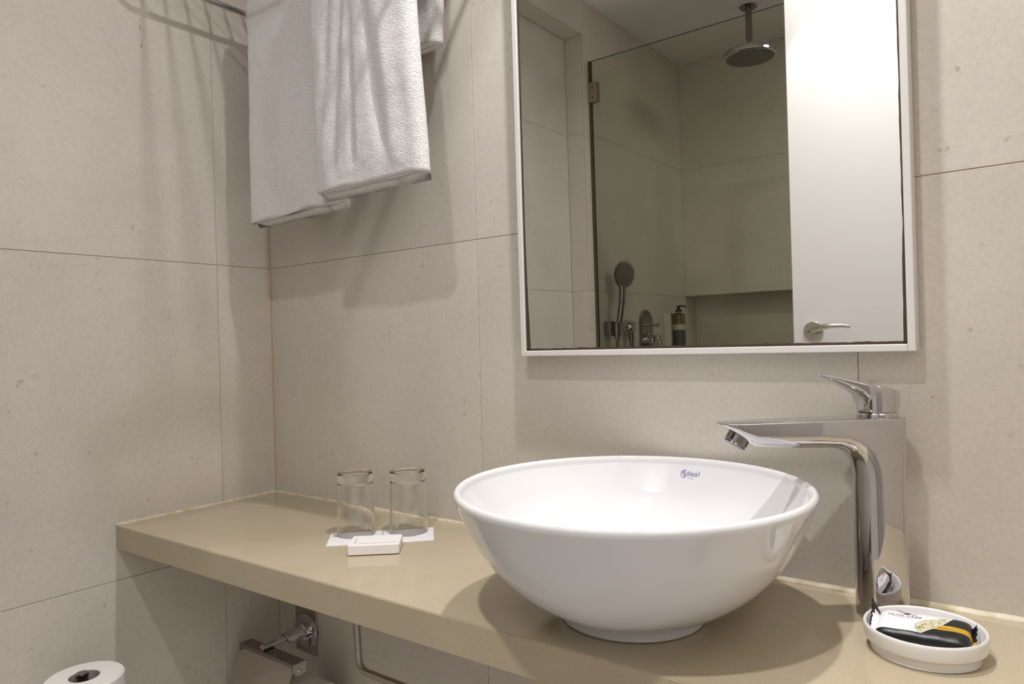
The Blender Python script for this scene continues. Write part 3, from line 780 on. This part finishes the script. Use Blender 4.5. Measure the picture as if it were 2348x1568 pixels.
finish(bm, 'top_bar', M_CHROME_DK, hold, smooth=False)
for x in (BL, BR):
    bm = bmesh.new(); s = []
    for dx in (-0.001, 0.001):
        s.append([(x - HX + dx, BYY - 0.0105, -0.006), (x - HX + dx, BYY + 0.018, -0.006), (x - HX + dx, BYY + 0.018, -0.020)] +
                 [(x - HX + dx, BYY + 0.004 + 0.0142 * math.cos(a), -0.021 - 0.0100 * math.sin(a)) for a in [PI * k / 8 for k in range(9)]] + [(x - HX + dx, BYY - 0.0105, -0.019)])
    rings(bm, s); finish(bm, 'end_ear', M_CHROME, hold, angle=35)
    bm = bmesh.new(); lathe(bm, [(0.0, 0.0), (0.0042, 0.0), (0.0042, 0.0012), (0.0030, 0.0026), (0.0, 0.003)], 20, frame_z(Vector((x - HX + (0.001 if x == BR else -0.001), BYY + 0.003, -0.021)), Vector((1 if x == BR else -1, 0, 0))))
    finish(bm, 'pivot_pin', M_CHROME, hold)
bm = bmesh.new(); s = []
for k in range(15):
    a = k / 14; y = BYY - 0.006 - 0.048 * math.sin(a * 1.25); z = -0.014 - 0.125 * a ** 1.15
    x0, x1 = BL - HX + 0.003, BR - HX - 0.003
    if k == 0: x0, x1 = x0 + 0.012, x1 - 0.012
    s.append([(x0, y, z), (x1, y, z), (x1, y + 0.0012, z - 0.0004), (x0, y + 0.0012, z - 0.0004)])
rings(bm, s); finish(bm, 'cover_flap', plain('satin_steel_flap', (206, 200, 192), 0.16, metal=1.0, bump=(25, 0.04, 0.002)), hold, angle=30)
bm = bmesh.new(); tube(bm, fillet([H((BL, BYY + 0.004, -0.306)), H((BL, -0.075, -0.378)), H((0.262, -0.075, -0.378))], 0.012, 6), 0.0045, 12); finish(bm, 'spindle', M_CHROME, hold)

def paper_roll(name, label, M, loc, R, W, core=0.021):
    t = thing(name, loc, label, 'toilet paper', 'toilet paper rolls')
    bm = bmesh.new(); lathe(bm, [(core, 0.0), (R - 0.003, 0.0), (R, 0.003), (R, W - 0.003), (R - 0.003, W), (core, W), (core, 0.0)], 64, M, close_start=False, close_end=False)
    bmesh.ops.remove_doubles(bm, verts=bm.verts, dist=1e-6)
    finish(bm, 'paper', M_TISSUE, t, angle=40)
    bm = bmesh.new(); lathe(bm, [(core - 0.0001, 0.0005), (core - 0.0001, W - 0.0005), (core - 0.0014, W - 0.0005), (core - 0.0014, 0.0005), (core - 0.0001, 0.0005)], 40, M, close_start=False, close_end=False)
    bmesh.ops.remove_doubles(bm, verts=bm.verts, dist=1e-6)
    finish(bm, 'cardboard_core', plain('grey_card_core', (168, 156, 152), 0.9), t)
    return t
paper_roll('toilet_paper_roll', 'toilet paper roll hanging under the chrome cover flap', frame_z(Vector((0, 0, 0)), Vector((1, 0, 0))), (0.140, -0.075, -0.3780 - 0.0135), 0.0540, 0.108, 0.0185)

# spare roll on an upright pin, fixed to the left wall
SX, SY, SZ = 0.100, -0.4425, -0.214
sp = thing('spare_roll_stand', (SX, SY, SZ - 0.125), 'chrome wall bracket with an upright pin through the spare toilet roll', 'roll holder')
bm = bmesh.new(); tube(bm, fillet([(-SX + 0.004, 0, -0.004), (0, 0, -0.004), (0, 0, 0.04)], 0.012, 6), 0.0055, 12); finish(bm, 'wall_arm', M_CHROME, sp)
bm = bmesh.new(); lathe(bm, [(0.0, 0.001), (0.022, 0.001), (0.022, 0.006), (0.018, 0.010), (0.0, 0.010)], 36, frame_z(Vector((-SX, 0, -0.004)), Vector((1, 0, 0)))); finish(bm, 'wall_rose', M_CHROME, sp)
bm = bmesh.new(); lathe(bm, [(0.0, 0.008), (0.030, 0.008), (0.030, 0.0115), (0.0, 0.0115)], 36); finish(bm, 'support_disc', M_CHROME, sp)
bm = bmesh.new(); lathe(bm, [(0.0, 0.0), (0.0092, 0.0), (0.0088, 0.1210), (0.0096, 0.1220), (0.0098, 0.1230), (0.0098, 0.1275), (0.0090, 0.1286), (0.0, 0.1289)], 32, Matrix.Translation((-0.008, 0, 0))); finish(bm, 'pin', M_CHROME_DK, sp, angle=35)
paper_roll('toilet_paper_roll', 'spare toilet paper roll standing upright on a pin by the left wall', Matrix.Identity(4), (SX, SY, SZ - 0.113), 0.0595, 0.113, 0.0235)

# bent steel rail under the counter
rail_t = thing('under_counter_rail', (0.372, -0.1, -0.0435), 'bent brushed steel rail hanging from the underside of the countertop', 'rail')
bm = bmesh.new(); tube(bm, fillet([(0, 0, 0.0), (0.012, 0, -0.219), (0.52, 0, -0.219), (0.532, 0, 0.0)], 0.020, 8), 0.0068, 18); finish(bm, 'rail_bar', M_STEEL, rail_t)
for x in (0.0, 0.532):
    bm = bmesh.new(); lathe(bm, [(0.0, -0.0002), (0.017, -0.0002), (0.017, -0.004), (0.0, -0.004)], 28, Matrix.Translation((x, 0, 0))); finish(bm, 'mounting_flange', M_STEEL, rail_t)

# ------------------------------------------------------------------ shower, seen in the mirror
GY, GT = -1.48, 1.374
gd = thing('shower_door', (0.010, GY, -0.77), 'greenish glass shower door hinged on the left wall, seen in the mirror', 'shower door')
def pane(parent, x0, x1, z0, z1):
    bm = bmesh.new(); box(bm, x0, x1, -0.004, 0.004, z0, z1)
    bm.faces.ensure_lookup_table()
    for f in bm.faces: f.material_index = 0 if abs(f.normal.y) > 0.9 else 1
    finish(bm, 'glass_pane', [M_PANE, M_PANEEDGE], parent, smooth=False)
pane(gd, 0.0, 0.755, 0.0, GT + 0.77)
bm = bmesh.new(); box(bm, -0.0095, 0.0005, -0.006, 0.006, 0.0, GT + 0.77); finish(bm, 'edge_seal', plain('grey_rubber_seal', (84, 78, 60), 0.6), gd, smooth=False)
for zc in (1.252, -0.45):
    bm = bmesh.new(); box(bm, -0.007, 0.029, -0.0115, 0.0115, zc + 0.77 - 0.038, zc + 0.77 + 0.038, 0.0015, 2); h_ = finish(bm, 'hinge', M_STEEL, gd, smooth=False)
    for dz in (-0.019, 0.019):
        bm = bmesh.new(); lathe(bm, [(0.0, 0.0), (0.0032, 0.0), (0.0032, 0.0006), (0.0, 0.0006)], 14, frame_z(Vector((0.010, 0.0115, zc + 0.77 + dz)), Vector((0, 1, 0)))); finish(bm, 'screw', M_DARK, h_)
gp = thing('shower_screen', (0.770, GY, -0.775), 'fixed glass shower screen beside the hinged glass door, behind the white door', 'shower screen')
pane(gp, 0.0, RX - 0.772, 0.0, GT + 0.775)

rs = thing('rain_shower_head', (0.470, -1.925, CEIL), 'round chrome rain shower head on a ceiling arm, seen in the mirror', 'shower head')
bm = bmesh.new(); lathe(bm, [(0.0, -0.0005), (0.033, -0.0005), (0.033, -0.004), (0.030, -0.007), (0.013, -0.008), (0.0, -0.008)], 40); finish(bm, 'ceiling_rose', M_CHROME_DK, rs)
bm = bmesh.new(); lathe(bm, [(0.0, -0.006), (0.0132, -0.006), (0.0132, -0.128), (0.0120, -0.129), (0.0120, -0.133), (0.0110, -0.134), (0.0105, -0.150), (0.009, -0.151), (0.009, -0.156), (0.0, -0.156)], 28); finish(bm, 'ceiling_arm', M_CHROME_DK, rs, angle=35)
bm = bmesh.new(); lathe(bm, [(0.0, -0.150), (0.014, -0.153), (0.020, -0.160), (0.060, -0.166), (0.090, -0.172), (0.099, -0.178), (0.101, -0.186), (0.100, -0.200), (0.097, -0.203), (0.092, -0.203), (0.090, -0.2015), (0.0, -0.2015)], 64); finish(bm, 'head_shell', M_CHROME, rs, angle=35)
bm = bmesh.new(); lathe(bm, [(0.0, -0.2012), (0.0895, -0.2012), (0.0895, -0.2028), (0.0, -0.2028)], 64); finish(bm, 'spray_plate', plain('grey_spray_plate', (120, 116, 108), 0.35, metal=0.6), rs)
bm = bmesh.new()
for ri in range(1, 8):
    for k in range(6 * ri):
        a = 2 * PI * k / (6 * ri) + ri * 0.2; r = 0.0122 * ri
        lathe(bm, [(0.0018, -0.2026), (0.0012, -0.2048), (0.0, -0.2050)], 6, Matrix.Translation((r * math.cos(a), r * math.sin(a), 0)), close_start=False)
finish(bm, 'spray_nozzles', plain('dark_rubber_nozzle', (70, 68, 66), 0.6), rs)['kind'] = 'stuff'

hs = thing('hand_shower', (0.036, -1.575, 0.35), 'chrome hand shower in its wall holder, seen in the mirror', 'hand shower')
bm = bmesh.new(); S = []
pathp = smooth_prof([(-0.004, 0.018, -0.03), (0.0, 0.010, 0.03), (0.008, -0.002, 0.09), (0.010, -0.010, 0.145), (0.004, -0.014, 0.185)] if False else [(0.0, 0.0)], 1)
hp = [(0.000, 0.000, -0.040), (0.004, -0.004, 0.00), (0.009, -0.012, 0.05), (0.013, -0.020, 0.10), (0.014, -0.026, 0.14), (0.012, -0.030, 0.165)]
tube(bm, hp, [0.0105, 0.0115, 0.0120, 0.0118, 0.0125, 0.0150], 18); finish(bm, 'handle', M_CHROME_DK, hs)
bm = bmesh.new(); nrm = Vector((0.80, 0.45, -0.12)).normalized()
lathe(bm, [(0.0, -0.022), (0.018, -0.020), (0.034, -0.012), (0.045, -0.003), (0.048, 0.004), (0.046, 0.009), (0.041, 0.010), (0.0, 0.010)], 48, frame_z(Vector((0.016, -0.036, 0.215)), nrm) @ Matrix.Diagonal((1.0, 1.15, 1, 1))); finish(bm, 'spray_head', M_CHROME, hs, angle=40)
bm = bmesh.new(); lathe(bm, [(0.0, 0.0098), (0.040, 0.0098), (0.039, 0.0112), (0.0, 0.0118)], 48, frame_z(Vector((0.016, -0.036, 0.215)), nrm) @ Matrix.Diagonal((1.0, 1.15, 1, 1))); finish(bm, 'spray_face', plain('grey_spray_face', (112, 110, 102), 0.3), hs)
bm = bmesh.new(); tube(bm, [(0, 0, -0.040), (0, 0.002, -0.07), (-0.002, 0.0, -0.14), (-0.004, -0.02, -0.34), (-0.006, -0.07, -0.52), (-0.010, -0.11, -0.52), (-0.010, -0.132, -0.34), (-0.010, -0.137, -0.14), (-0.010, -0.137, -0.082)], 0.0065, 12); finish(bm, 'hose', M_CHROME_DK, hs)
hh = thing('hand_shower_bracket', (0.0, -1.570, 0.350), 'chrome wall bracket gripping the hand shower handle', 'bracket')
bm = bmesh.new(); box(bm, 0.0004, 0.026, -0.018, 0.034, -0.026, 0.032, 0.004, 2); finish(bm, 'bracket_block', M_CHROME_DK, hh, smooth=False)
bm = bmesh.new(); lathe(bm, [(0.0128, -0.026), (0.0165, -0.026), (0.0165, 0.026), (0.0140, 0.026), (0.0128, -0.026)], 24, Matrix.Translation((0.036, -0.005, -0.002)), close_start=False, close_end=False); finish(bm, 'grip_ring', M_CHROME_DK, hh)
we = thing('hose_outlet', (0.0, -1.712, 0.358), 'chrome wall elbow feeding the shower hose', 'outlet')
bm = bmesh.new(); lathe(bm, [(0.0, 0.0005), (0.030, 0.0005), (0.030, 0.012), (0.026, 0.030), (0.018, 0.040), (0.0, 0.042)], 36, frame_z(Vector((0, 0, 0)), Vector((1, 0, 0)))); finish(bm, 'elbow_cap', M_CHROME, we)
bm = bmesh.new(); lathe(bm, [(0.0, 0.0), (0.0115, 0.0), (0.0115, -0.040), (0.009, -0.042), (0.009, -0.075), (0.0, -0.075)], 24, Matrix.Translation((0.026, 0, -0.015))); finish(bm, 'hose_nut', M_CHROME_DK, we)

mx = thing('shower_mixer', (0.0, -1.888, 0.320), 'chrome shower mixer plate with lever and diverter, seen in the mirror', 'mixer')
bm = bmesh.new(); s = []
for dx, k in ((0.0005, 1.0), (0.008, 1.0), (0.0105, 0.95)):
    ring = []
    for j in range(40):
        a = 2 * PI * j / 40; y = 0.056 * math.cos(a) * k; z = math.copysign(0.055, math.sin(a)) * 1.0 + 0.056 * math.sin(a) * k
        ring.append((dx, y, z))
    s.append(ring)
rings(bm, s); finish(bm, 'cover_plate', M_CHROME_DK, mx, angle=40)
bm = bmesh.new(); lathe(bm, [(0.0, 0.008), (0.010, 0.008), (0.010, 0.014), (0.006, 0.016), (0.006, 0.050), (0.010, 0.052), (0.011, 0.058), (0.009, 0.066), (0.0, 0.068)], 24, frame_z(Vector((0, -0.004, 0.045)), Vector((1, 0, 0)))); finish(bm, 'diverter_knob', M_CHROME, mx)
bm = bmesh.new(); lathe(bm, [(0.0, 0.008), (0.030, 0.008), (0.030, 0.020), (0.027, 0.022), (0.028, 0.038), (0.024, 0.046), (0.0, 0.048)], 36, frame_z(Vector((0, -0.004, -0.022)), Vector((1, 0, 0)))); finish(bm, 'valve_body', M_CHROME, mx, angle=35)
bm = bmesh.new(); box(bm, 0.046, 0.064, -0.016, 0.016, -0.030, 0.004, 0.004, 2); box(bm, 0.050, 0.064, -0.013, 0.013, -0.095, -0.012, 0.004, 2, M=Matrix.Translation((0.0, 0, 0)) @ Matrix.Rotation(-0.25, 4, 'Y')); finish(bm, 'lever', M_CHROME, mx, smooth=False)

sb = thing('soap_bottle_holder', (0.0, -2.135, 0.245), 'white wall bracket holding the pump bottle in the shower', 'bracket')
bm = bmesh.new(); box(bm, 0.0005, 0.006, -0.035, 0.062, -0.02, 0.172, 0.002, 1); box(bm, 0.004, 0.080, -0.035, 0.035, -0.02, -0.012, 0.002, 1); box(bm, 0.004, 0.022, 0.030, 0.034, -0.02, 0.172, 0.001, 1); box(bm, 0.004, 0.074, -0.022, 0.034, 0.1725, 0.1755, 0.001, 1); finish(bm, 'bracket_plate', plain('white_bracket_plastic', (226, 220, 214), 0.4), sb, smooth=False)
pb = thing('pump_bottle', (0.044, -2.140, 0.234), 'amber pump bottle with cream and dark labels in the shower, seen in the mirror', 'bottle')
bm = bmesh.new(); lathe(bm, [(0.0, 0.0), (0.026, 0.0), (0.028, 0.003), (0.028, 0.172), (0.025, 0.179), (0.013, 0.182), (0.0, 0.182)], 36); finish(bm, 'bottle_body', plain('amber_plastic', (116, 88, 28), 0.2), pb, angle=40)
bm = bmesh.new(); lathe(bm, [(0.0284, 0.107), (0.0284, 0.132)], 36, close_start=False, close_end=False); finish(bm, 'cream_label', plain('cream_label', (206, 196, 164), 0.5), pb)
bm = bmesh.new(); lathe(bm, [(0.0284, 0.020), (0.0284, 0.107)], 36, close_start=False, close_end=False); finish(bm, 'dark_label', plain('slate_label', (70, 70, 78), 0.5), pb)
bm = bmesh.new(); lathe(bm, [(0.0, 0.181), (0.0145, 0.181), (0.0145, 0.198), (0.008, 0.200), (0.008, 0.216), (0.0, 0.217)], 24); tube(bm, [(0, 0, 0.214), (0.010, -0.010, 0.216), (0.022, -0.022, 0.213), (0.026, -0.026, 0.209)], [0.005, 0.0045, 0.004, 0.003], 10); finish(bm, 'pump', M_BLACK, pb, angle=40)

# ------------------------------------------------------------------ door leaf standing open, seen in the mirror
DPY = -1.19
bm = bmesh.new(); box(bm, 0.809, RX - 0.012, DPY - 0.040, DPY, -0.772, 1.34, 0.002, 1)
door = tag(finish(bm, 'door_1', M_DOOR, smooth=False), 'plain white door leaf standing open across the shower, seen in the mirror', kind='structure')
HXX, HZZ = 0.8635, 0.320
bm = bmesh.new(); lathe(bm, [(0.0, 0.0), (0.0262, 0.0), (0.0262, 0.006), (0.0245, 0.008), (0.0, 0.008)], 44, frame_z(Vector((HXX, DPY, HZZ)), Vector((0, 1, 0)))); dh = finish(bm, 'door_handle', M_NICKEL, door, angle=35)
dh['label'] = 'satin nickel lever handle on the white door'
bm = bmesh.new()
lv = [(HXX, DPY + 0.006, HZZ), (HXX, DPY + 0.036, HZZ), (HXX + 0.010, DPY + 0.046, HZZ + 0.003), (HXX + 0.030, DPY + 0.050, HZZ + 0.009), (HXX + 0.055, DPY + 0.049, HZZ + 0.0125), (HXX + 0.080, DPY + 0.045, HZZ + 0.012), (HXX + 0.102, DPY + 0.040, HZZ + 0.009)]
tube(bm, smooth_prof_3 if False else lv, [0.0085, 0.0085, 0.0088, 0.0080, 0.0070, 0.0058, 0.0040], 16); finish(bm, 'handle_lever', M_NICKEL, dh)

# ------------------------------------------------------------------ recessed ceiling lamps (just out of view), plus an added fill light over the shower
for i, (x, y, watts, beam) in enumerate(LAMPS):
    t = thing('downlight_or_fill', (x, y, CEIL), ('recessed ceiling lamp above the basin', 'recessed ceiling lamp in the middle of the room', 'added fill light in the shower ceiling, out of view')[i], 'lamp', 'recessed ceiling lamps')  # the third one is added to brighten the dim shower
    k_ = 1.0 if beam else 4.6
    bm = bmesh.new(); lathe(bm, [(0.034 * k_, -0.0005), (0.046 * k_, -0.0005), (0.046 * k_, -0.003), (0.040 * k_, -0.005), (0.034 * k_, -0.003), (0.034 * k_, -0.0005)], 40, close_start=False, close_end=False)
    bmesh.ops.remove_doubles(bm, verts=bm.verts, dist=1e-6); finish(bm, 'trim_ring', M_FRAME, t)
    la = bpy.data.lights.new('lamp_light', 'AREA'); la.shape = 'DISK'; la.size = LAMP_RADIUS * 2 if beam else 0.30; la.energy = watts; la.color = LAMP_COLOUR; la.spread = math.radians(155 if beam else 180)
    lo_ = bpy.data.objects.new('lamp_light', la); COL.objects.link(lo_); lo_.parent = t; lo_.location = (0, 0, -0.006)
    if not beam: continue
    la = bpy.data.lights.new('lamp_beam', 'SPOT'); la.spot_size = BEAM[0]; la.spot_blend = BEAM[1]; la.shadow_soft_size = LAMP_RADIUS; la.energy = beam; la.color = LAMP_COLOUR
    lo_ = bpy.data.objects.new('lamp_beam', la); COL.objects.link(lo_); lo_.parent = t; lo_.location = (0, 0, -0.008)

pl_ = thing('passage_fill_light', (RX + 0.95, -1.9, -0.78), 'added unseen fill light on a floor stand, in the passage beyond the doorway', 'lamp')  # unseen, added so bounced light through the doorway lifts the shadows
bm = bmesh.new(); lathe(bm, [(0.0, 0.0), (0.13, 0.0), (0.13, 0.015), (0.015, 0.025), (0.012, 0.03), (0.012, 1.62), (0.03, 1.64), (0.12, 1.74), (0.15, 1.80), (0.146, 1.80), (0.115, 1.745), (0.0, 1.70)], 40); finish(bm, 'fill_light_stand', M_FRAME, pl_)
la = bpy.data.lights.new('lamp_light', 'AREA'); la.shape = 'DISK'; la.size = 0.24; la.energy = PASSAGE_FILL; la.color = LAMP_COLOUR
lo_ = bpy.data.objects.new('lamp_light', la); COL.objects.link(lo_); lo_.parent = pl_; lo_.location = (0, 0, 1.79); lo_.rotation_euler = (PI, 0, 0)

# ------------------------------------------------------------------ raise everything so that the floor is at z = 0
for o in list(SC.objects):
    if o.parent is None: o.location.z += Z0
bpy.context.view_layer.update()
